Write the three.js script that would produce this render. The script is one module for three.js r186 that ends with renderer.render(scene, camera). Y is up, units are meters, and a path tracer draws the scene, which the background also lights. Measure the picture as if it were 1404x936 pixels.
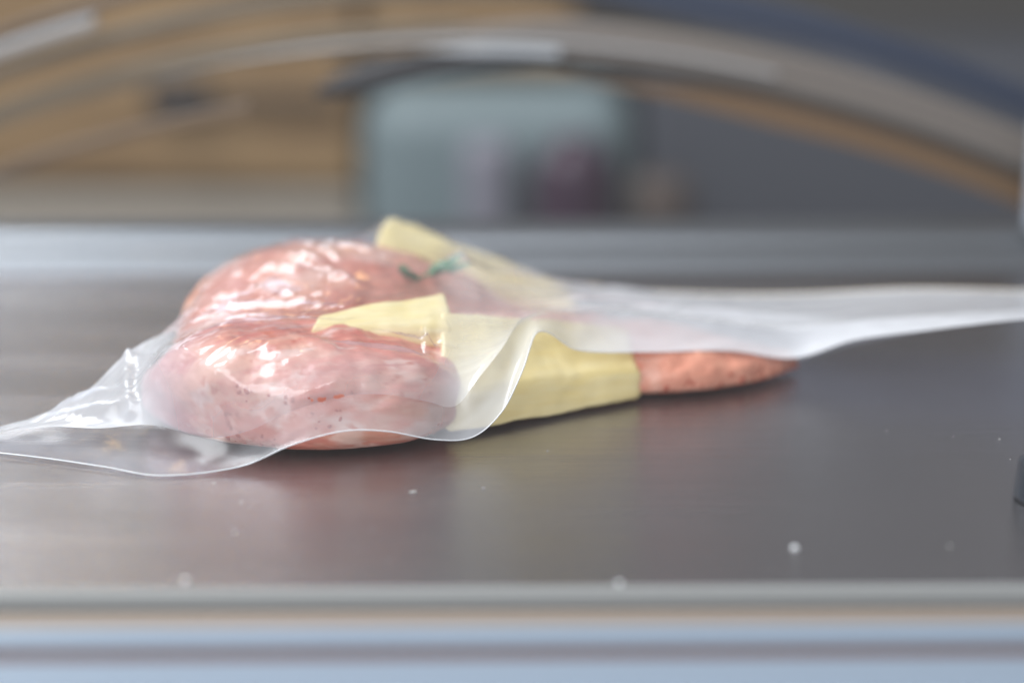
import * as THREE from 'three';
import { RoundedBoxGeometry } from 'three/addons/geometries/RoundedBoxGeometry.js';
import { ImprovedNoise } from 'three/addons/math/ImprovedNoise.js';
import { mergeGeometries } from 'three/addons/utils/BufferGeometryUtils.js';
import { RectAreaLightUniformsLib } from 'three/addons/lights/RectAreaLightUniformsLib.js';

// All lengths below are written in centimetres and scaled to metres by CM.
const CM = 0.01;
const scene = new THREE.Scene();
const renderer = new THREE.WebGLRenderer();
renderer.toneMapping = THREE.LinearToneMapping;
renderer.toneMappingExposure = 1.33;
renderer.shadowMap.enabled = true;

// ---------------------------------------------------------------- camera
const camera = new THREE.PerspectiveCamera(18, 1404 / 936, 0.02, 20);
camera.position.set(0, 17.36 * CM, 52.87 * CM);
camera.lookAt(0, 2.2 * CM, 0);
camera.focus = 53.0 * CM;
camera.userData.fStop = 3.3;

// ---------------------------------------------------------------- light (indoor daylight: soft windows, one warm lamp)
RectAreaLightUniformsLib.init();
scene.background = new THREE.Color(0.18, 0.178, 0.182);
function area(name, color, intensity, w, h, pos, look) {
  const l = new THREE.RectAreaLight(color, intensity, w * CM, h * CM);
  l.name = name;
  l.position.set(pos[0] * CM, pos[1] * CM, pos[2] * CM);
  l.lookAt(look[0] * CM, look[1] * CM, look[2] * CM);
  scene.add(l);
}
area('overhead_window_light', new THREE.Color(0.94, 0.97, 1.0), 10, 56, 44, [-50, 84, -12], [-2, 0, -2]);
area('rear_window_light', new THREE.Color(0.86, 0.95, 1.0), 1.7, 44, 22, [-62, 36, -120], [-4, 0, 0]);
area('front_window_light', new THREE.Color(0.94, 0.97, 1.0), 4.4, 90, 50, [-25, 66, 78], [0, 0, 0]);
area('warm_lamp_light', new THREE.Color(1.0, 0.62, 0.26), 9, 11, 9, [-31, 84, -66], [0, 0, 0]);

// ---------------------------------------------------------------- helpers
const pn = new ImprovedNoise();
const nz = (x, y, z) => pn.noise(x + 11.3, y + 5.7, z + 27.1);
const fbm = (x, y, z, o = 4) => { let s = 0, a = 0.5, f = 1; for (let i = 0; i < o; i++) { s += a * nz(x * f, y * f, z * f); a *= 0.5; f *= 2.03; } return s; };
let seed = 7;
const rnd = () => { seed = (seed * 1664525 + 1013904223) >>> 0; return seed / 4294967296; };
const clamp = (x, a = 0, b = 1) => Math.min(b, Math.max(a, x));
const sm = (a, b, x) => { const t = clamp((x - a) / (b - a)); return t * t * (3 - 2 * t); };
const lerp = (a, b, t) => a + (b - a) * t;
const mix3 = (a, b, t) => [lerp(a[0], b[0], t), lerp(a[1], b[1], t), lerp(a[2], b[2], t)];
// a smooth curve through rows of numbers [key, a, b, ...], read by key
function table(rows) {
  const n = rows.length;
  return (k) => {
    let i = 0;
    while (i < n - 2 && k > rows[i + 1][0]) i++;
    const A = rows[Math.max(0, i - 1)], B = rows[i], C = rows[i + 1], D = rows[Math.min(n - 1, i + 2)];
    const h = C[0] - B[0], t = clamp((k - B[0]) / h), t2 = t * t, t3 = t2 * t, out = [];
    for (let c = 1; c < B.length; c++) {
      const m0 = i > 0 ? ((C[c] - A[c]) / (C[0] - A[0])) * h : C[c] - B[c], m1 = i < n - 2 ? ((D[c] - B[c]) / (D[0] - B[0])) * h : C[c] - B[c];
      out.push((2 * t3 - 3 * t2 + 1) * B[c] + (t3 - 2 * t2 + t) * m0 + (-2 * t3 + 3 * t2) * C[c] + (t3 - t2) * m1);
    }
    return out;
  };
}
function tag(o, label, category, group, kind) {
  if (label) o.userData.label = label;
  if (category) o.userData.category = category;
  if (group) o.userData.group = group;
  if (kind) o.userData.kind = kind;
  return o;
}
function mesh(name, geo, mat, parent = scene) {
  const m = new THREE.Mesh(geo, mat);
  m.name = name; m.castShadow = true; m.receiveShadow = true;
  parent.add(m);
  return m;
}
function group(name, x = 0, y = 0, z = 0) {
  const g = new THREE.Group(); g.name = name; g.position.set(x * CM, y * CM, z * CM); scene.add(g);
  return g;
}
// a grid surface: f(i, j) -> [x, y, z] in cm, optional colour c(i, j, p) and uv
function grid(nu, nv, f, { color, closed = false, uv } = {}) {
  const pos = [], col = [], uvs = [], idx = [];
  for (let i = 0; i <= nu; i++) for (let j = 0; j <= nv; j++) {
    const p = f(i / nu, j / nv, i, j);
    pos.push(p[0] * CM, p[1] * CM, p[2] * CM);
    if (color) col.push(...color(p, i / nu, j / nv));
    uvs.push(...(uv ? uv(i / nu, j / nv, p) : [i / nu, j / nv]));
  }
  const w = nv + 1;
  for (let i = 0; i < nu; i++) for (let j = 0; j < nv; j++) {
    const a = i * w + j, b = a + w;
    idx.push(a, a + 1, b, b, a + 1, b + 1);
  }
  const g = new THREE.BufferGeometry();
  g.setAttribute('position', new THREE.Float32BufferAttribute(pos, 3));
  g.setAttribute('uv', new THREE.Float32BufferAttribute(uvs, 2));
  if (color) g.setAttribute('color', new THREE.Float32BufferAttribute(col, 3));
  g.setIndex(idx);
  g.computeVertexNormals();
  if (closed) { // weld the normals where the grid meets itself
    const n = g.attributes.normal;
    for (let i = 0; i <= nu; i++) {
      const a = i * w, b = a + nv, v = new THREE.Vector3(n.getX(a) + n.getX(b), n.getY(a) + n.getY(b), n.getZ(a) + n.getZ(b)).normalize();
      n.setXYZ(a, v.x, v.y, v.z); n.setXYZ(b, v.x, v.y, v.z);
    }
  }
  return g;
}
function dataTex(w, h, f, { srgb = false, repeat } = {}) {
  const d = new Uint8Array(w * h * 4);
  for (let y = 0; y < h; y++) for (let x = 0; x < w; x++) {
    const c = f(x / w, y / h, x, y), o = (y * w + x) * 4;
    for (let k = 0; k < 3; k++) d[o + k] = clamp(Array.isArray(c) ? c[k] : c) * 255;
    d[o + 3] = 255;
  }
  const t = new THREE.DataTexture(d, w, h);
  t.magFilter = t.minFilter = THREE.LinearFilter;
  t.wrapS = t.wrapT = THREE.RepeatWrapping;
  if (srgb) t.colorSpace = THREE.SRGBColorSpace;
  if (repeat) t.repeat.set(...repeat);
  t.needsUpdate = true;
  return t;
}
// a profile [[z, y], ...] swept along x with slight rounding left to the profile itself
function sweepX(profile, x0, x1, y0 = 0, nseg = 40) {
  return grid(nseg, profile.length - 1, (u, v, i, j) => [lerp(x0, x1, u), y0 + profile[j][1], profile[j][0]], { uv: (u, v, p) => [p[0] * CM, p[2] * CM] });
}
function roundedProfile(pts, r, n = 6) { // round the corners of an open polyline
  const out = [pts[0]];
  for (let i = 1; i < pts.length - 1; i++) {
    const p = new THREE.Vector2(...pts[i]), a = new THREE.Vector2(...pts[i - 1]).sub(p), b = new THREE.Vector2(...pts[i + 1]).sub(p);
    const d = Math.min(r, a.length() * 0.48, b.length() * 0.48), A = a.setLength(d).add(p), B = b.setLength(d).add(p);
    for (let k = 0; k <= n; k++) { const t = k / n; out.push([(1 - t) ** 2 * A.x + 2 * t * (1 - t) * p.x + t * t * B.x, (1 - t) ** 2 * A.y + 2 * t * (1 - t) * p.y + t * t * B.y]); }
  }
  out.push(pts[pts.length - 1]);
  return out;
}

// ---------------------------------------------------------------- the steel chamber floor with its rims
const brushed = dataTex(512, 2048, (u, v, x, y) => {
  const r = (k) => { const s = Math.sin((y + 1) * 12.9898 * k + k * 78.233) * 43758.5453; return s - Math.floor(s); };
  return 0.5 + 0.5 * (r(1) - 0.5) * (0.6 + 0.8 * nz(u * 6, y * 0.31, 3.3)) + 0.3 * (r(2.3) - 0.5) * nz(u * 14, y * 0.77, 9.1);
}, { repeat: [3, 5] });
const brushedRough = dataTex(512, 512, (u, v, x, y) => 0.8 + 0.12 * nz(u * 3, y * 0.9, 1.7) + 0.12 * nz(u * 4, v * 4, 6.6), { repeat: [2, 4] });
const steel = new THREE.MeshPhysicalMaterial({ name: 'brushed_steel', color: new THREE.Color(0.5, 0.49, 0.515), metalness: 1, roughness: 0.30, roughnessMap: brushedRough, bumpMap: brushed, bumpScale: 0.00005, anisotropy: 0.8, anisotropyRotation: Math.PI / 2 });
const rimSteel = new THREE.MeshPhysicalMaterial({ name: 'grey_rim', color: new THREE.Color(0.2, 0.215, 0.235), metalness: 0.8, roughness: 0.36 });
const paleRim = new THREE.MeshPhysicalMaterial({ name: 'pale_blue_rim', color: new THREE.Color(0.26, 0.325, 0.41), roughness: 0.35 });  // steel rim; the pale blue it reflects is put into the colour
const std0 = (name, r, g, b, rough = 0.5) => new THREE.MeshStandardMaterial({ name, color: new THREE.Color(r, g, b), roughness: rough });
const YAW = 0.013;
const floor = tag(mesh('chamber_floor', grid(60, 40, (u, v) => [lerp(-45, 45, u), 0, lerp(11.05, -16.2, v)], { uv: (u, v) => [u, v] }), steel), 'brushed stainless steel chamber floor under the plastic bag', null, null, 'structure');
floor.rotation.y = YAW;
mesh('reflection_lip', sweepX(roundedProfile([[11.0, -0.02], [11.1, 0.1], [11.5, 0.12], [11.6, -0.3]], 0.08), -45, 45), std0('pale_reflection', 0.3, 0.31, 0.31), floor);  // light reflection at the groove, shaped as a pale lip
mesh('groove', sweepX([[11.6, -0.2], [11.62, -0.29], [12.2, -0.29]], -45, 45), std0('dark_groove', 0.03, 0.03, 0.035, 0.9), floor);
const frontProfile = roundedProfile([[12.2, -0.3], [13.15, -0.3], [13.2, 0.15], [14.1, 0.2], [14.15, -0.2], [15.05, -0.2], [15.1, 0.3], [18, 0.35], [18.3, 0.2], [18.3, -6]], 0.12);
mesh('front_rim', sweepX(frontProfile, -45, 45), paleRim, floor);
mesh('reflection_strip', sweepX(roundedProfile([[12.25, -0.32], [12.3, 0.06], [13.08, 0.1], [13.14, -0.32]], 0.1), -45, 45), std0('beige_reflection', 0.31, 0.25, 0.2), floor);  // warm reflection on the steel rim, built as a beige strip
mesh('reflection_strip_001', sweepX(roundedProfile([[14.2, -0.22], [14.25, 0.08], [14.95, 0.1], [15.0, -0.22]], 0.08), -45, 45), std0('brown_reflection', 0.11, 0.04, 0.015, 0.95), floor);  // brown reflection between the pale bands, built as a strip
const rearProfile = roundedProfile([[-16.2, 0], [-16.5, 0.5], [-17.0, 0.62], [-17.3, 0.3], [-17.7, 0.3], [-18.0, 0.9], [-19.2, 1.1], [-19.6, 0.7], [-19.8, -6]].map(([z, y]) => [z, y]), 0.3).reverse();
mesh('rear_rim', sweepX(rearProfile, -45, 45), rimSteel, floor);

// ---------------------------------------------------------------- background: kitchen pieces well behind the chamber
function box(name, x0, x1, y0, y1, z0, z1, mat, parent = scene, r = 0.4) {
  const g = new RoundedBoxGeometry((x1 - x0) * CM, (y1 - y0) * CM, (z1 - z0) * CM, 3, r * CM);
  g.translate(((x0 + x1) / 2) * CM, ((y0 + y1) / 2) * CM, ((z0 + z1) / 2) * CM);
  return mesh(name, g, mat, parent);
}
const woodTex = (base, dark, sx) => dataTex(256, 512, (u, v) => { const n = 0.5 + 0.6 * nz(u * 3, v * sx, 2.2) + 0.3 * nz(u * 7, v * sx * 3, 8.2); return mix3(base, dark, clamp(n)); }, { srgb: true });
const std = (name, r, g, b, rough = 0.6, metal = 0, extra = {}) => new THREE.MeshStandardMaterial({ name, color: new THREE.Color(r, g, b), roughness: rough, metalness: metal, ...extra });
const wallMat = std('dark_wall', 0.10, 0.095, 0.09, 0.8);
tag(box('wall', -70, 70, -45, 14, -86, -82, wallMat), 'dark grey-brown wall far behind the steel chamber', null, null, 'structure');
{
  const wood = new THREE.MeshStandardMaterial({ name: 'tan_wood', map: woodTex([0.72, 0.60, 0.44], [0.47, 0.37, 0.25], 9), roughness: 0.55 });
  const g = group('wooden_cabinet');
  box('door', -46, -8.2, -6.3, 9, -72, -60, wood, g, 0.6);
  box('top_rail', -8.0, 3.5, -0.7, 9, -74, -61, wood, g, 0.6);
  box('drawer_front', -46, -8.2, -30, -6.7, -72, -60, std('grey_tan_drawer', 0.33, 0.29, 0.24), g, 0.6);
  const h = std('dark_handle', 0.03, 0.03, 0.035, 0.4, 0.5);
  box('handle', -19.2, -15.6, -2.4, -0.6, -60, -58.4, h, g, 0.7);
  box('handle_001', -16, -9.4, -1.7, -1.2, -60, -58.9, std('brown_handle', 0.12, 0.085, 0.055, 0.6), g, 0.2);
  tag(g, 'blurred tan wooden cabinet with dark handle behind the chamber', 'cabinet');
}
{
  const g = group('steel_cabinet');
  box('body', -8.0, 6.6, -30, -1.0, -70, -58, std('blue_grey_panel', 0.2, 0.26, 0.28, 0.5), g, 2.6);
  tag(g, 'blurred pale blue-grey cabinet in the middle behind the butter', 'cabinet');
}
{
  const g = box('storage_box', -2.6, 0.1, -30, -3.2, -58, -55.5, std('lilac_grey', 0.25, 0.25, 0.3, 0.6), scene, 0.9);
  tag(g, 'blurred pale lilac-grey upright box in front of the blue-grey cabinet', 'box');
  const j = mesh('jar', new THREE.LatheGeometry([[0.01, -30], [1.5, -30], [1.6, -29], [1.6, -5.4], [1.3, -4.9], [0.01, -4.8]].map(([x, y]) => new THREE.Vector2(x * CM, y * CM)), 32), std('brown_grey_glaze', 0.12, 0.095, 0.085, 0.5));
  j.position.set(7.6 * CM, 0, -55 * CM);
  tag(j, 'blurred brown-grey round jar shape right of the purple bottle', 'jar');
}
{
  const pts = [[0.01, -30], [2.0, -30], [2.1, -29], [2.1, -4.4], [1.7, -3.6], [1.2, -3.2], [1.1, -2.7], [0.01, -2.6]].map(([x, y]) => new THREE.Vector2(x * CM, y * CM));
  const g = new THREE.LatheGeometry(pts, 40);
  const m = mesh('bottle', g, std('purple_glass', 0.055, 0.03, 0.055, 0.4));
  m.position.set(3.2 * CM, 0, -54 * CM);
  tag(m, 'blurred dark purple bottle-like shape beside the pale blue-grey cabinet', 'bottle');
}
{
  const g = group('dark_cabinet');
  box('body', 6.9, 46, -30, 0.4, -72, -59, std('dark_blue_grey', 0.085, 0.092, 0.112, 0.5), g, 0.8);
  tag(g, 'blurred dark blue-grey cabinet on the right behind the bag mouth', 'cabinet');
}

// ---------------------------------------------------------------- the lid: clear front pane, arched rear edge; its refracted streaks are built as coloured bands
const archY = (x) => 6.3 - 0.0108 * (x + 1.5) ** 2 - 0.0000 * x;
function archBand(x0, x1, lo, hi, z0, z1, taper = 0) { // closed band that follows the arch
  const ring = [[lo, z1], [hi, z1], [hi, z0], [lo, z0], [lo, z1]];
  const prof = roundedProfile(ring, 0.15, 3);
  return grid(80, prof.length - 1, (u, v, i, j) => {
    const x = lerp(x0, x1, u), k = taper ? Math.min(1, sm(0, taper, u) + 0.02) : 1, mid = (lo + hi) / 2;
    return [x, archY(x) + mid + (prof[j][0] - mid) * k, prof[j][1]];
  });
}
const lid = group('chamber_lid');
mesh('arched_edge', archBand(-4.5, 26, 0.25, 1.5, -21.4, -20.2, 0.25), new THREE.MeshPhysicalMaterial({ name: 'taupe_refraction', color: new THREE.Color(0.2, 0.175, 0.155), roughness: 0.45 }), lid);  // clear edge; the background it refracts is put into the taupe colour
mesh('dark_arc', archBand(-6.3, 26, -0.05, 0.28, -21.2, -20.1, 0.12), std('black_arc', 0.03, 0.027, 0.025, 0.6), lid);  // thin dark arc refracted by the lid, shaped as a band
mesh('lid_streak', archBand(-26, 6, 2.0, 2.5, -22.6, -21.6, 0.3), std('brown_grey_streak', 0.15, 0.12, 0.085, 0.7), lid);  // this and the next bands: streaks mirrored and refracted by the lid, painted
mesh('lid_streak_001', archBand(-26, 1, 3.3, 3.7, -23.0, -22.0, 0.3), std('dark_brown_streak', 0.1, 0.065, 0.04, 0.5), lid);
mesh('lid_streak_002', archBand(-12, 9, 0.7, 0.85, -20.2, -20.0, 0.3), std('pale_streak', 0.42, 0.42, 0.42, 0.3), lid);
mesh('lid_streak_004', archBand(-24, -14.2, 2.9, 3.3, -20.9, -20.3, 0.45), std('white_glint', 0.3, 0.31, 0.32, 0.3), lid);  // glint on the lid, painted as a short white band
mesh('lid_streak_005', archBand(-3.2, 1.6, 0.32, 0.62, -19.9, -19.6, 0.45), std('white_glint', 0.42, 0.45, 0.48, 0.3), lid);  // small highlight above the dark arc, painted as a pale band
mesh('lid_streak_003', archBand(-24, -9, -1.2, -0.8, -20.9, -20.2, 0.35), std('brown_streak', 0.14, 0.09, 0.05, 0.5), lid);
{
  const c = new THREE.CatmullRomCurve3([[-6.6, 5.35, -19.8], [-5.2, 5.7, -19.8], [-3.6, 6.1, -19.8], [-1.6, 6.3, -19.8], [1.5, 6.3, -19.8]].map((a) => new THREE.Vector3(...a).multiplyScalar(CM)));
  const g = new THREE.TubeGeometry(c, 60, 0.5 * CM, 12), p = g.attributes.position;
  for (let i = 0; i <= 60; i++) { const m = c.getPointAt(i / 60), k = Math.sin(Math.PI * Math.pow(clamp(i / 60, 0.02, 0.98), 0.55)); for (let q = 0; q <= 12; q++) { const n = i * 13 + q; p.setXYZ(n, m.x + (p.getX(n) - m.x) * k, m.y + (p.getY(n) - m.y) * k, m.z + (p.getZ(n) - m.z) * k); } }
  g.computeVertexNormals();
  mesh('dark_streak', g, std('black_streak', 0.02, 0.02, 0.024, 0.6), lid);  // thick end of the dark refracted arc, shaped as a tapered tube
}
mesh('inner_band', archBand(1.5, 26, -1.1, -0.05, -21.3, -20.3, 0.35), std('amber_refraction', 0.2, 0.12, 0.06, 0.4), lid);  // refracted brown under the arc, put into the band colour
mesh('navy_streak', archBand(-1, 26, 1.9, 3.0, -22.4, -21.3, 0.3), std('navy_refraction', 0.03, 0.045, 0.085, 0.45), lid);  // navy band seen by refraction in the lid, built as a bar
box('corner_post', 17.2, 18.4, 0.9, 5, -18, -17, std('pale_acrylic', 0.34, 0.38, 0.44, 0.3), lid, 0.4);
{
  const glass = new THREE.MeshPhysicalMaterial({ name: 'clear_acrylic', color: 0xffffff, transmission: 0.98, roughness: 0.03, thickness: 0, ior: 1.49 });
  mesh('inner_band', archBand(-26, -1.5, 0.5, 1.3, -21.3, -20.6, 0.0), std('brown_refraction', 0.17, 0.13, 0.085, 0.7), lid);  // brown refracted from behind, put into the colour of clear acrylic
  mesh('pane', grid(60, 20, (u, v) => { const x = lerp(-26, 26, u); return [x, lerp(0.7, archY(x) + 9, v), 16.2 + 1.2 * (1 - (x / 26) ** 2)]; }), glass, lid);
  tag(lid, 'clear arched chamber lid above the bag, its refracted streaks built as taupe and dark arcs', 'lid');
}

// ---------------------------------------------------------------- the chicken
const wet = new THREE.MeshPhysicalMaterial({ name: 'raw_chicken', vertexColors: true, color: 0xffffff, roughness: 0.42, clearcoat: 0.25, clearcoatRoughness: 0.25, ior: 1.4 });
function fleshColor(p, tone) {
  const [x, y, z] = p;
  const l = x * 0.9 - z * 0.43, w = x * 0.43 + z * 0.9;                        // along and across the grain of the muscle
  const a = fbm(l * 0.22, y * 0.7, w * 0.6, 4), b = fbm(l * 0.5 + 7, y * 1.3, w * 1.3, 4), fine = fbm(l * 1.6, y * 5, w * 5, 3);
  let c = mix3([0.66, 0.21, 0.145], [0.76, 0.40, 0.27], sm(-0.25, 0.3, a + 0.35 * fine));      // pink flesh to cream
  c = mix3(c, [0.82, 0.59, 0.50], 0.65 * sm(0.06, 0.24, b));                                       // pale fat and sinew
  c = mix3(c, [0.54, 0.14, 0.09], 0.8 * sm(0.06, 0.26, fbm(l * 0.4 + 31, y * 1.0, w * 1.1, 4)));    // redder muscle
  c = mix3(c, [0.72, 0.39, 0.30], 0.45 * sm(0.05, 0.4, fine));
  const vein = 1 - Math.abs(fbm(l * 0.3 + 3.1, y * 0.8 + 1.2, w * 0.8 + 9, 3)) * 12;
  c = mix3(c, [0.46, 0.08, 0.06], 0.5 * sm(0.3, 1, vein) * sm(0, 0.25, nz(x * 0.4, y * 0.4 + 4, z * 0.4)));
  const blot = sm(0.18, 0.3, fbm(x * 2.6 + 5, y * 2.6, z * 2.6 + 3, 3)) * sm(-0.1, 0.2, nz(x * 0.5 + 2, y * 0.5, z * 0.5 + 9));
  c = mix3(c, [0.56, 0.13, 0.06], 0.8 * blot);                                                   // rubbed-in red spice
  if (tone) c = tone(c, p);
  return c;
}
// a loft along a spine given as [key, x, z, half width, height]; the underside is flat on the floor
function fleshLoft(rows, { nu = 360, nv = 220, lift = 0.12, rough = 0.07, tone, off = 0 } = {}) {
  const at = table(rows), k0 = rows[0][0], k1 = rows[rows.length - 1][0];
  return grid(nu, nv, (u, v) => {
    const k = lerp(k0, k1, u), [x, z, w, h] = at(k), [xa, za] = at(Math.max(k0, k - 0.01)), [xb, zb] = at(Math.min(k1, k + 0.01));
    const L = Math.hypot(xb - xa, zb - za), nx = -(zb - za) / L, nzv = (xb - xa) / L;
    const e = Math.pow(Math.max(0, 1 - Math.pow(Math.abs(u * 2 - 1), 5)), 0.5), f = v * Math.PI * 2, c = Math.cos(f), s = Math.sin(f);
    const side = Math.sign(c) * Math.pow(Math.abs(c), s < 0 ? 0.42 : 0.8) * w * (0.12 + 0.88 * e), mid = 0.42 * h;
    let y = s >= 0 ? mid + (h - mid) * Math.pow(s, 0.85) * (0.25 + 0.75 * e) : mid - (mid - lift) * Math.pow(-s, 0.6) * (0.35 + 0.65 * e);
    let px = x + nx * side, pz = z + nzv * side;
    const q = (fbm(px * 0.42 + off, y * 0.5, pz * 0.42, 3) * 2.4 + fbm(px * 1.4 + off, y * 1.4, pz * 1.4, 3) * 0.7) * rough * 2.0 + 0.012 * nz(px * 6, y * 6, pz * 6);
    const fold = 0.5 * Math.exp(-(((px - pz * 0.6 + 5.2 + off) / 0.35) ** 2)) * 0.14;
    y = Math.max(lift * 0.6, y + (q - fold) * (s > -0.4 ? Math.max(0, s + 0.4) : 0));
    px += nx * c * q; pz += nzv * c * q;
    return [px, y, pz];
  }, { closed: true, color: (p) => fleshColor(p, tone) });
}
// nearest surface points for the flakes
function flakes(geo, n, keep, size, s0) {
  seed = s0;
  const P = geo.attributes.position, N = geo.attributes.normal, parts = [], q = new THREE.Quaternion(), up = new THREE.Vector3(0, 1, 0);
  const one = new THREE.IcosahedronGeometry(1, 0);
  for (let tries = 0; parts.length < n && tries < n * 60; tries++) {
    const i = Math.floor(rnd() * P.count), p = [P.getX(i) / CM, P.getY(i) / CM, P.getZ(i) / CM];
    const r = size * (0.4 + rnd() * rnd() * 1.1) * CM, a = rnd() * 6.3, sx = 0.7 + rnd() * 0.9;
    if (!keep(p) || N.getY(i) < -0.5) continue;
    const g = one.clone(), nrm = new THREE.Vector3(N.getX(i), N.getY(i), N.getZ(i));
    g.scale(r * sx, r * 0.3, r).rotateY(a).applyQuaternion(q.setFromUnitVectors(up, nrm)).translate(P.getX(i), P.getY(i), P.getZ(i));
    parts.push(g);
  }
  return mergeGeometries(parts);
}
const flakeMat = std('red_spice', 0.45, 0.09, 0.05, 0.5), darkFlakeMat = std('dark_spice', 0.13, 0.05, 0.035, 0.6);

const frontRows = [[0, -9.4, 0.0, 1.2, 2.2], [1.2, -8.3, 0.35, 2.0, 2.8], [3.5, -6.0, 0.75, 2.45, 2.85], [6.3, -3.5, 0.7, 2.15, 2.5], [8.6, -1.9, -2.0, 1.5, 2.1], [10.6, 0.6, -3.2, 1.9, 1.9], [13.6, 3.8, -3.75, 2.2, 1.5], [16, 6.0, -4.05, 1.75, 1.15], [17.9, 7.9, -4.4, 0.7, 0.8]];
const frontGeo = fleshLoft(frontRows, {
  tone: (c, [x, y, z]) => { let d = mix3(c, [0.66, 0.44, 0.46], 0.6 * sm(-7.0, -8.8, x)); d = mix3(d, [0.78, 0.36, 0.25], 0.7 * sm(2.5, 4.2, x)); return d; },
});
const breast = mesh('chicken_breast', frontGeo, wet);
tag(breast, 'raw pink front chicken breast with red specks, its tip reaching past the large butter slab', 'chicken');
tag(mesh('spice_flakes', flakes(frontGeo, 420, ([x, y, z]) => z > -5.4 && nz(x * 0.5, y * 0.5, z * 0.5) > -0.05 && x > -7, 0.075, 3), flakeMat, breast), null, null, null, 'stuff');
tag(mesh('spice_flakes', flakes(frontGeo, 36, ([x]) => x > -6, 0.035, 4), darkFlakeMat, breast), null, null, null, 'stuff');

const backRows = [[0, -8.9, -1.8, 1.1, 1.9], [1.6, -7.9, -2.5, 2.1, 2.75], [4, -5.9, -4.3, 2.8, 3.5], [7.2, -2.7, -5.9, 2.5, 3.05], [10.6, 1.0, -7.0, 1.8, 1.2], [13.5, 3.8, -7.4, 0.8, 0.8]];
const backGeo = fleshLoft(backRows, { nu: 260, nv: 160, off: 14, rough: 0.06, tone: (c) => mix3(c, [0.62, 0.33, 0.25], 0.35) });
const breast2 = mesh('chicken_breast_001', backGeo, wet);
tag(breast2, 'paler raw chicken breast lying behind the front piece, partly under butter', 'chicken');
tag(mesh('spice_flakes', flakes(backGeo, 60, () => true, 0.045, 5), flakeMat, breast2), null, null, null, 'stuff');

// ---------------------------------------------------------------- the butter
const butterTex = dataTex(256, 256, (u, v) => { const n = fbm(u * 5, v * 5, 1.1, 4); return mix3([0.98, 0.92, 0.72], [0.96, 0.87, 0.59], clamp(0.5 + n)); }, { srgb: true });
const butterMat = new THREE.MeshPhysicalMaterial({ name: 'butter', map: butterTex, roughness: 0.4, clearcoat: 0.45, clearcoatRoughness: 0.18 });
// a cut slab between eight corners, softened: left and right ends as [bottom front, top front, top back, bottom back] in cm
function butterSlab(name, L, R, s, r = 0.24) {
  const base = new THREE.Vector3();
  [...L, ...R].forEach((p) => base.add(new THREE.Vector3(...p))); base.divideScalar(8); base.y = 0;
  const V = (p) => new THREE.Vector3(...p), len = V(L[1]).distanceTo(V(R[1])), wid = V(L[1]).distanceTo(V(L[2])) * 0.5 + V(R[1]).distanceTo(V(R[2])) * 0.5, thk = V(L[0]).distanceTo(V(L[1])) * 0.5 + V(R[0]).distanceTo(V(R[1])) * 0.5;
  const d = new THREE.BoxGeometry(len, thk, wid, 110, 28, 64), p = d.attributes.position, v = new THREE.Vector3(), c = new THREE.Vector3(), q = [0, 1, 2, 3].map(() => new THREE.Vector3());
  for (let i = 0; i < p.count; i++) {
    v.fromBufferAttribute(p, i);
    const rr = Math.min(r, thk * 0.45) * (0.8 + 0.5 * nz(v.x * 0.8 + s, v.y, v.z * 0.8));
    c.set(clamp(v.x, -len / 2 + rr, len / 2 - rr), clamp(v.y, -thk / 2 + rr, thk / 2 - rr), clamp(v.z, -wid / 2 + rr, wid / 2 - rr));
    const e = v.clone().sub(c); if (e.length() > rr * 0.999) v.copy(c).add(e.setLength(rr));
    const a = v.x / len + 0.5, b = v.y / thk + 0.5, g = v.z / wid + 0.5; // b: bottom to top, g: back to front
    q[0].copy(V(L[0])).lerp(V(R[0]), a); q[1].copy(V(L[1])).lerp(V(R[1]), a); q[2].copy(V(L[2])).lerp(V(R[2]), a); q[3].copy(V(L[3])).lerp(V(R[3]), a);
    const front = q[0].lerp(q[1], b), back = q[3].lerp(q[2], b), w = back.lerp(front, g);
    const drag = 0.016 * nz(w.x * 0.5 + s, (w.y + w.z) * 5, s * 3), lump = 0.09 * nz(w.x * 0.55 + s * 9, w.y * 0.6, w.z * 0.6) + 0.03 * nz(w.x * 1.8 + s, w.y * 1.8, w.z * 1.8);
    w.y = Math.max(0.06, w.y + drag + lump * (b > 0.3 ? 1 : 0.2)); w.z += 0.7 * lump; w.x += 0.1 * nz(w.z * 0.9, s * 5, w.y) + 0.04 * nz(w.z * 3, w.y * 3, s);
    w.sub(base).multiplyScalar(CM);
    p.setXYZ(i, w.x, w.y, w.z);
  }
  d.computeVertexNormals();
  const m = mesh(name, d, butterMat);
  m.position.copy(base.multiplyScalar(CM));
  return m;
}
const slabFront = butterSlab('butter_slab', [[-1.7, 0.1, 1.5], [-1.75, 1.15, 1.4], [-1.9, 3.0, -0.6], [-1.9, 1.7, -1.2]], [[3.45, 0.1, -1.6], [3.35, 0.95, -1.6], [3.2, 1.75, -3.1], [3.2, 0.6, -3.4]], 1);
tag(slabFront, 'large butter slab leaning on the front chicken breast near the bag middle', 'butter');
const slabTop = butterSlab('butter_slab_001', [[-5.1, 2.2, 0.4], [-5.05, 2.68, 0.3], [-4.95, 2.85, -0.3], [-4.9, 2.3, -0.3]], [[-1.45, 1.9, -0.1], [-1.45, 2.5, -0.2], [-1.8, 3.2, -1.6], [-1.8, 2.4, -1.6]], 2, 0.2);
tag(slabTop, 'small pointed butter piece lying on top of the front chicken breast', 'butter');
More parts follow.
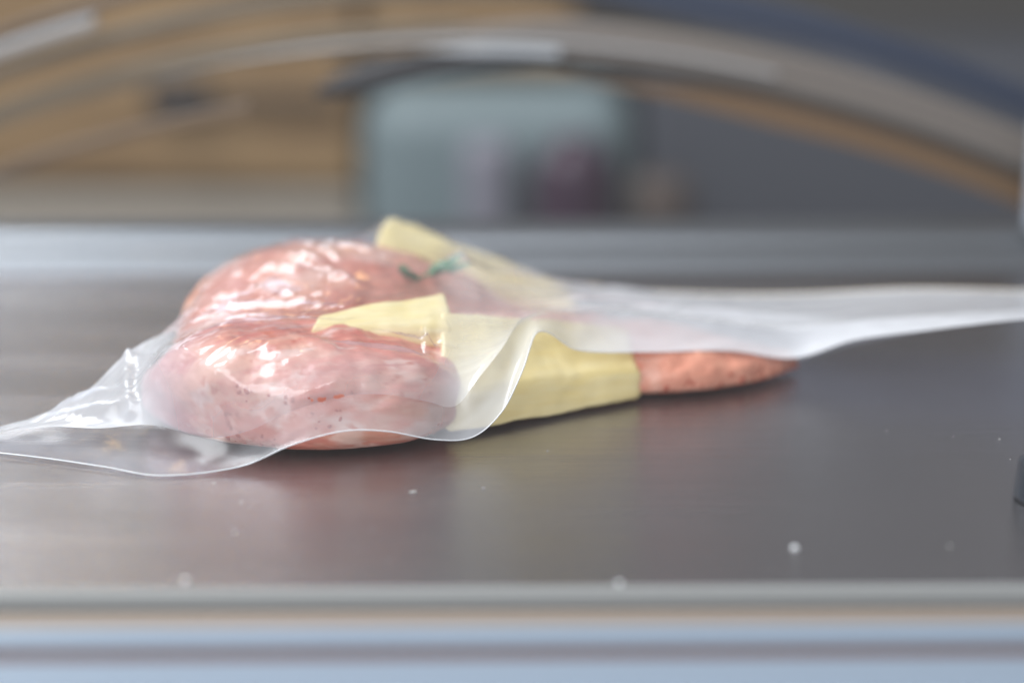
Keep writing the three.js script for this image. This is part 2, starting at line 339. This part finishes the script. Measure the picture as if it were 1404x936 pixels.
const slabBack = butterSlab('butter_slab_002', [[-3.9, 1.9, -5.3], [-3.95, 3.45, -5.4], [-3.6, 4.15, -7.2], [-3.85, 2.4, -8.2]], [[1.95, 0.6, -6.4], [1.95, 1.25, -6.4], [1.8, 1.6, -7.8], [1.8, 0.8, -8]], 3, 0.75);
tag(slabBack, 'blurred butter slab on the rear chicken breast, sloping down to the right', 'butter');

// ---------------------------------------------------------------- the herb
let herbParts = [];
{
  const g = group('herb_sprig', -2.3, 2.85, -4.0);
  const leafMat = new THREE.MeshPhysicalMaterial({ name: 'herb_leaf', color: new THREE.Color(0.05, 0.2, 0.08), roughness: 0.5 });
  const leaf = (L, W) => grid(10, 6, (u, v) => { const w = W * Math.sin(Math.PI * Math.pow(u, 0.8)) * (v - 0.5); return [u * L, 0.10 * Math.sin(u * 3) - Math.abs(w) * 0.35, w]; });
  const stem = new THREE.TubeGeometry(new THREE.CatmullRomCurve3([[-0.9, -0.3, 0.2], [-0.3, 0, 0.05], [0.3, 0.2, -0.1], [0.8, 0.3, -0.2]].map((a) => new THREE.Vector3(...a).multiplyScalar(CM))), 16, 0.05 * CM, 6);
  mesh('stem', stem, leafMat, g);
  const L = leaf(1.05, 0.62);
  [[0.0, 0.1, 0.0, 0.6, 0.5], [0.1, 0.12, 0, -0.7, 0.6], [0.4, 0.2, -0.1, 0.2, 0.7], [-0.4, 0, 0.1, 2.4, 0.4], [-0.3, 0.02, 0.1, -2.2, 0.5], [0.6, 0.25, -0.15, -0.3, 0.3]].forEach(([x, y, z, a, b], i) => {
    const m = mesh(i ? 'leaf_00' + i : 'leaf', L, leafMat, g);
    m.position.set(x * CM, y * CM, z * CM); m.rotation.set(0.3, a, b, 'YXZ');
  });
  g.scale.setScalar(0.8);
  herbParts = g.children.slice();
  tag(g, 'small dark green herb sprig between the butter slabs', 'herb');
}
// ---------------------------------------------------------------- the vacuum bag: a film stretched over what lies in it
{
  // heights of the contents on a fine plan grid
  const X0 = -17, Z0 = -12, D = 0.08, NX = Math.round(36 / D), NZ = Math.round(18 / D), top = new Float32Array(NX * NZ).fill(0.03);
  const v = [new THREE.Vector3(), new THREE.Vector3(), new THREE.Vector3()];
  for (const m of [breast, breast2, slabFront, slabTop, slabBack, ...herbParts]) {
    m.updateWorldMatrix(true, false);
    const p = m.geometry.attributes.position, ix = m.geometry.index;
    for (let t = 0; t < ix.count; t += 3) {
      for (let k = 0; k < 3; k++) v[k].fromBufferAttribute(p, ix.getX(t + k)).applyMatrix4(m.matrixWorld).multiplyScalar(1 / CM);
      const n = Math.max(1, Math.ceil(Math.max(v[0].distanceTo(v[1]), v[0].distanceTo(v[2]), v[1].distanceTo(v[2])) / D));
      for (let a = 0; a <= n; a++) for (let b = 0; b <= n - a; b++) {
        const f = a / n, g = b / n, e = 1 - f - g, x = v[0].x * e + v[1].x * f + v[2].x * g, y = v[0].y * e + v[1].y * f + v[2].y * g, z = v[0].z * e + v[1].z * f + v[2].z * g;
        const i = Math.round((x - X0) / D), j = Math.round((z - Z0) / D);
        if (i >= 0 && j >= 0 && i < NX && j < NZ && y > top[i * NZ + j]) top[i * NZ + j] = y;
      }
    }
  }
  const topAt = (x, z) => {
    const a = clamp((x - X0) / D, 0, NX - 1.01), b = clamp((z - Z0) / D, 0, NZ - 1.01), i = Math.floor(a), j = Math.floor(b), f = a - i, g = b - j, k = i * NZ + j;
    return Math.max(top[k], top[k + 1], top[k + NZ], top[k + NZ + 1]) * 0.5 + 0.5 * lerp(lerp(top[k], top[k + 1], g), lerp(top[k + NZ], top[k + NZ + 1], g), f);
  };
  // edge curves by x: [x, height, z] of the cut edge, of the fold where the seam meets the body, and of the far side
  const edge = table([[-16.9, 0.06, 0.9], [-15.05, 0.06, 1.60], [-13.42, 0.08, 2.30], [-11.46, 0.10, 3.00], [-9.92, 0.09, 3.60], [-8.41, 0.07, 4.20], [-6.52, 0.2, 3.90], [-5.28, 0.74, 3.90], [-4.06, 1.02, 3.70], [-3.03, 0.95, 3.50], [-1.81, 0.60, 3.10], [-0.93, 0.52, 2.60], [-0.22, 1.04, 2.10], [0.25, 1.84, 1.50], [0.65, 2.51, 0.20], [1.67, 1.85, -0.45], [3.65, 1.4, -1.8], [5.85, 1.15, -2.80], [7.68, 0.83, -3.20], [9.25, 1.29, -3.30], [10.80, 1.55, -3.20], [13.77, 1.97, -3.00], [17.2, 2.15, -3.00]]);
  const fold = table([[-16.9, 0.08, 0.6], [-15.15, 0.1, 1.20], [-13.54, 0.24, 1.70], [-11.56, 0.5, 1.80], [-10.24, 0.5, 1.90], [-8.94, 0.62, 2.00], [-7.50, 0.62, 3.0], [-6.43, 0.88, 3.3], [-5.32, 1.42, 3.4], [-4.09, 1.71, 3.10], [-3.05, 1.69, 2.90], [-2.09, 1.42, 2.60], [-1.39, 1.18, 2.20], [-0.85, 1.74, 1.80], [-0.22, 2.35, 1.00], [0.26, 2.76, -0.20], [1.69, 2.50, -1.80], [3.67, 2.12, -2.80], [5.89, 1.72, -3.40], [7.74, 1.41, -3.90], [9.34, 1.63, -4.00], [10.94, 1.74, -4.00], [14.00, 1.94, -4.00], [17.2, 2.08, -4.00]]);
  const far = table([[-16.9, 0.06, 0.3], [-15.1, 0.07, 0.6], [-12.9, 0.2, 0.8], [-11, 0.85, 0.1], [-9.8, 1.85, -0.5], [-8.9, 1.8, -2.4], [-7.6, 0.6, -5.8], [-5, 0.1, -8.8], [-2, 0.5, -9.6], [1.68, 1.40, -8.95], [3.42, 1.2, -9.00], [6.45, 1.08, -9.00], [8.56, 1.2, -8.60], [11.74, 1.40, -8.40], [14.99, 1.40, -8.20], [17.2, 1.4, -8.00]]);
  const NU = 420, NV = 200, xl = -16.6, xr = 17.0, W = NV + 1, h = new Float32Array((NU + 1) * W), obs = new Float32Array((NU + 1) * W), PX = [], PZ = [];
  for (let i = 0; i <= NU; i++) {
    const x = lerp(xl, xr, i / NU), a = fold(x), b = far(x);
    for (let j = 0; j <= NV; j++) {
      const t = j / NV, k = i * W + j, z = lerp(a[1], b[1], t);
      PX[k] = x; PZ[k] = z;
      obs[k] = j && j < NV ? topAt(x, z) + 0.05 : -1;
      h[k] = j === 0 ? a[0] : j === NV ? b[0] : Math.max(obs[k], lerp(a[0], b[0], t));
    }
  }
  // relax: as taut as the contents allow, drawn down a little between them
  const pull = (k) => 0.04 * (0.5 + 0.7 * sm(3.5, -1, PX[k])) * sm(-10, -6.5, PX[k]);
  const dx = (xr - xl) / NU, wx = 1 / (dx * dx), wz = [];
  for (let i = 0; i <= NU; i++) { const d = (PZ[i * W] - PZ[i * W + NV]) / NV; wz.push(1 / (d * d)); }
  for (let it = 0; it < 1500; it++) {
    for (let i = 0; i <= NU; i++) {
      const l = i ? -W : W, r = i < NU ? W : -W, q = 1 / (2 * (wx + wz[i])), a = wx * q, b = wz[i] * q;
      for (let j = 1; j < NV; j++) {
        const k = i * W + j, m = (h[k + l] + h[k + r]) * a + (h[k - 1] + h[k + 1]) * b - pull(k) * q;
        h[k] = Math.max(obs[k], h[k] + 1.8 * (m - h[k]));
      }
    }
  }
  // creases [x, z, x, z, height, width] and looser wrinkles on top of that
  const creases = [[-3.6, -0.4, -8.4, -1.4, 0.2, 0.16], [-3.4, -1.4, -6.8, -4.4, 0.2, 0.2], [-4.2, 0.4, -8.2, 0.8, 0.16, 0.14], [-4.6, -0.9, -7.6, -2.9, 0.18, 0.16], [-1.2, -3.2, 2.6, -7.4, 0.2, 0.22], [-2.2, -3.6, -6.0, -5.6, 0.18, 0.18], [0.4, -3.0, 5.2, -6.6, 0.2, 0.2], [-8.6, 1.9, -12.6, 1.0, 0.2, 0.18], [-9.2, 2.6, -9.9, -0.6, 0.14, 0.16], [-9.6, 1.2, -12.2, 0.2, 0.18, 0.15], [-8.8, 0.6, -11.5, -1.2, 0.16, 0.15], [1.5, -3.6, 9.5, -5.4, 0.16, 0.3], [-1.4, 1.6, -4.8, 1.9, 0.2, 0.14], [-1.2, 0.9, -3.6, 0.7, 0.14, 0.12], [-2.0, 1.9, -2.0, -0.6, 0.2, 0.1], [-4.9, 0.3, -7.8, -0.4, 0.16, 0.1], [-4.6, -1.6, -8.0, -2.6, 0.16, 0.12], [-3.9, -2.4, -7.2, -3.6, 0.16, 0.12], [-5.2, -1.2, -9.0, -1.0, 0.18, 0.12], [-4.8, -2.0, -8.6, -2.0, 0.2, 0.14], [-4.4, -3.4, -6.8, -5.8, 0.18, 0.12]];
  const wr = (x, z) => {
    let d = 0;
    for (const [xa, za, xb, zb, amp, w] of creases) {
      const L2 = (xb - xa) ** 2 + (zb - za) ** 2, t = ((x - xa) * (xb - xa) + (z - za) * (zb - za)) / L2;
      if (t < 0 || t > 1) continue;
      const L = Math.sqrt(L2), bow = 0.05 * L * Math.sin(Math.PI * t) * Math.sin(xa * 7), q = ((x - xa) * -(zb - za) + (z - za) * (xb - xa)) / L - bow, s = Math.sin(Math.PI * t);
      d += amp * s * (Math.exp(-((q / w) ** 2)) - 0.5 * Math.exp(-(((q - 1.6 * w) / (1.3 * w)) ** 2)));
    }
    const c = 0.86, s = -0.5, a = x * c + z * s, b = -x * s + z * c;
    const ridge = (f, g, o) => { const n = nz(a * f + o, b * g + o, o); return Math.pow(1 - Math.min(1, Math.abs(n) * 2.2), 3); };
    d += 0.08 * ridge(0.28, 0.9, 1.3) * sm(-0.2, 0.3, nz(x * 0.3, z * 0.3, 4.4)) + 0.03 * ridge(0.7, 2.6, 5.7) + 0.03 * nz(a * 0.6, b * 1.4, 2.2) + 0.008 * nz(x * 3, z * 3, 8);
    return d;
  };
  for (let i = 0; i <= NU; i++) for (let j = 1; j < NV; j++) {
    const k = i * W + j, t = j / NV, fade = sm(0, 0.05, t) * sm(1, 0.95, t), amp = lerp(1, 0.45, sm(5, 9, PX[k]));
    h[k] = Math.max(h[k] + wr(PX[k], PZ[k]) * fade * amp, obs[k] - 0.03);
  }
  // how milky the plastic is: clear over the meat, whiter at seam, far edge and mouth
  const milk = dataTex(512, 128, (v2, u2, X, Y) => {
    const t = (X + 0.5) / 512, x = lerp(xl, xr, (Y + 0.5) / 128);
    const c = 0.045 + 0.2 * sm(0.14, 0.0, t) + 0.16 * sm(0.86, 1, t) + 0.22 * sm(-2.3, -1.2, x) + 0.3 * sm(-0.4, 3.2, x) + 0.34 * sm(-8.0, -9.4, x) + 0.05 * nz(x * 0.7, t * 9, 3);  // left end: light caught by the tilted film is put in as milk
    return 1 - clamp(c, 0.02, 0.8);
  });
  milk.wrapS = milk.wrapT = THREE.ClampToEdgeWrapping;
  const plastic = (name, o) => new THREE.MeshPhysicalMaterial({ name, color: new THREE.Color(0.92, 0.94, 0.985), roughness: 0.2, transmission: 1, thickness: 0, ior: 1.5, ...o });
  const seamMilk = dataTex(64, 256, (t, u2, X, Y) => { // whiter along the weld and towards the mouth
    const x = lerp(xl, xr, (Y + 0.5) / 256);
    return 1 - clamp(0.05 + 0.09 * sm(-7.5, -5.5, x) + 0.05 * sm(0.35, 0.6, t) + 0.2 * sm(-2.4, -0.8, x) + 0.26 * sm(0.8, 3, x) + 0.05 * nz(x * 2, t * 3, 5));
  });
  seamMilk.wrapS = seamMilk.wrapT = THREE.ClampToEdgeWrapping;
  const bag = group('vacuum_bag');
  tag(bag, 'clear plastic vacuum bag with wavy seam around chicken and butter', 'plastic bag');
  mesh('upper_film', grid(NU, NV, (u, t, i, j) => { const k = i * W + j; return [PX[k], h[k], PZ[k]]; }, { uv: (u, t) => [t, u] }), plastic('clear_film', { transmissionMap: milk, roughness: 0.14 }), bag);
  // the welded seam: a band from the fold to the cut edge
  const seamPt = (u, t) => {
    const x = lerp(xl, xr, u), a = fold(x), b = edge(x), z = lerp(a[1], b[1], t), y = lerp(a[0], b[0], t);
    const sag = -0.10 * Math.sin(Math.PI * t) * Math.min(1, Math.abs(a[0] - b[0]) * 1.2), w = 0.02 * Math.sin(Math.PI * t) * nz(x * 1.1, t * 1.5, 7) * 2;
    return [x, Math.max(0.045, y + sag + w), z];
  };
  mesh('seam', grid(NU, 24, (u, t) => seamPt(u, t), { uv: (u, t) => [t, u] }), plastic('milky_seam', { roughness: 0.2, specularIntensity: 0.7, transmissionMap: seamMilk }), bag);
  const pts = [];
  for (let i = 0; i <= 260; i++) { const [x, y, z] = seamPt(i / 260, 1); pts.push(new THREE.Vector3(x, y, z).multiplyScalar(CM)); }
  mesh('cut_edge', new THREE.TubeGeometry(new THREE.CatmullRomCurve3(pts), 520, 0.016 * CM, 6), std('lit_plastic_edge', 0.8, 0.82, 0.85, 0.25), bag);  // rim light along the cut, put into a pale tube
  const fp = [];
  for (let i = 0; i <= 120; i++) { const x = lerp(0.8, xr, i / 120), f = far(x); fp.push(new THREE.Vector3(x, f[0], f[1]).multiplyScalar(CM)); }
  mesh('cut_edge', new THREE.TubeGeometry(new THREE.CatmullRomCurve3(fp), 240, 0.02 * CM, 6), std('warm_backlit_edge', 0.92, 0.8, 0.6, 0.25), bag);  // backlit fringe of the far side, painted as a warm tube
  // the underside of the bag's mouth
  mesh('lower_film', grid(140, 60, (u, t) => {
    const x = lerp(5.2, xr, u), a = edge(x), b = far(x), z = lerp(a[1], b[1], t), s = Math.sin(Math.PI * t);
    return [x, Math.max(0.05, lerp(a[0], b[0], t) - s * lerp(0.9, 0.25, sm(7, 15, x)) + 0.05 * s * nz(x * 0.9, z * 1.2, 12)), z];
  }), plastic('lower_film', { transmission: 0.84, roughness: 0.2 }), bag);
}

// ---------------------------------------------------------------- small things on the floor
{
  const g = group('rubber_foot', 12.5, 0, 5.6), rub = std('black_blue_rubber', 0.02, 0.028, 0.04, 0.4);
  mesh('body', new THREE.LatheGeometry([[0.001, 0.02], [0.75, 0.02], [0.8, 0.1], [0.72, 0.9], [0.55, 1.05], [0.001, 1.08]].map(([x, y]) => new THREE.Vector2(x * CM, y * CM)), 36), rub, g);
  const c = mesh('cap', new THREE.SphereGeometry(0.42 * CM, 24, 12, 0, Math.PI * 2, 0, Math.PI / 2), std('grey_cap', 0.2, 0.25, 0.3, 0.3), g);
  c.scale.y = 0.4; c.position.y = 1.07 * CM;
  tag(g, 'small dark rubber foot at the right border of the picture', 'foot');
  const spots = [[6.2, 8.75, 0.2, 'round dried water spot right of centre, largest of the three'], [-6.9, 10.6, 0.17, 'round dried water spot near the front rim on the left'], [2.25, 10.75, 0.16, 'round dried water spot near the front rim right of the middle']];
  const sm1 = std('water_spot', 0.85, 0.88, 0.9, 0.35);
  spots.forEach(([x, z, r, l], i) => {
    const m = mesh(i ? 'water_spot_00' + i : 'water_spot', new THREE.SphereGeometry(r * 0.42 * CM, 16, 8, 0, Math.PI * 2, 0, Math.PI / 2), sm1);
    m.scale.y = 0.8; m.position.set(x * CM, 0.003 * CM, z * CM);
    tag(m, l, 'water spot');
  });
  seed = 99;
  const bits = [];
  for (let i = 0; i < 22; i++) {
    const b = new THREE.IcosahedronGeometry((0.012 + 0.03 * rnd() ** 3) * CM, 0), x = lerp(-13, 13, rnd()), z = lerp(-2, 11, rnd());
    bits.push(b.scale(1 + 2 * rnd(), 0.5, 0.8).rotateY(6.3 * rnd()).translate(x * CM, 0.01 * CM, z * CM));
  }
  tag(mesh('dust', mergeGeometries(bits), std('pale_dust', 0.6, 0.6, 0.58, 0.7)), 'pale dust specks scattered over the steel floor', 'dust', null, 'stuff');
}
renderer.render(scene, camera);
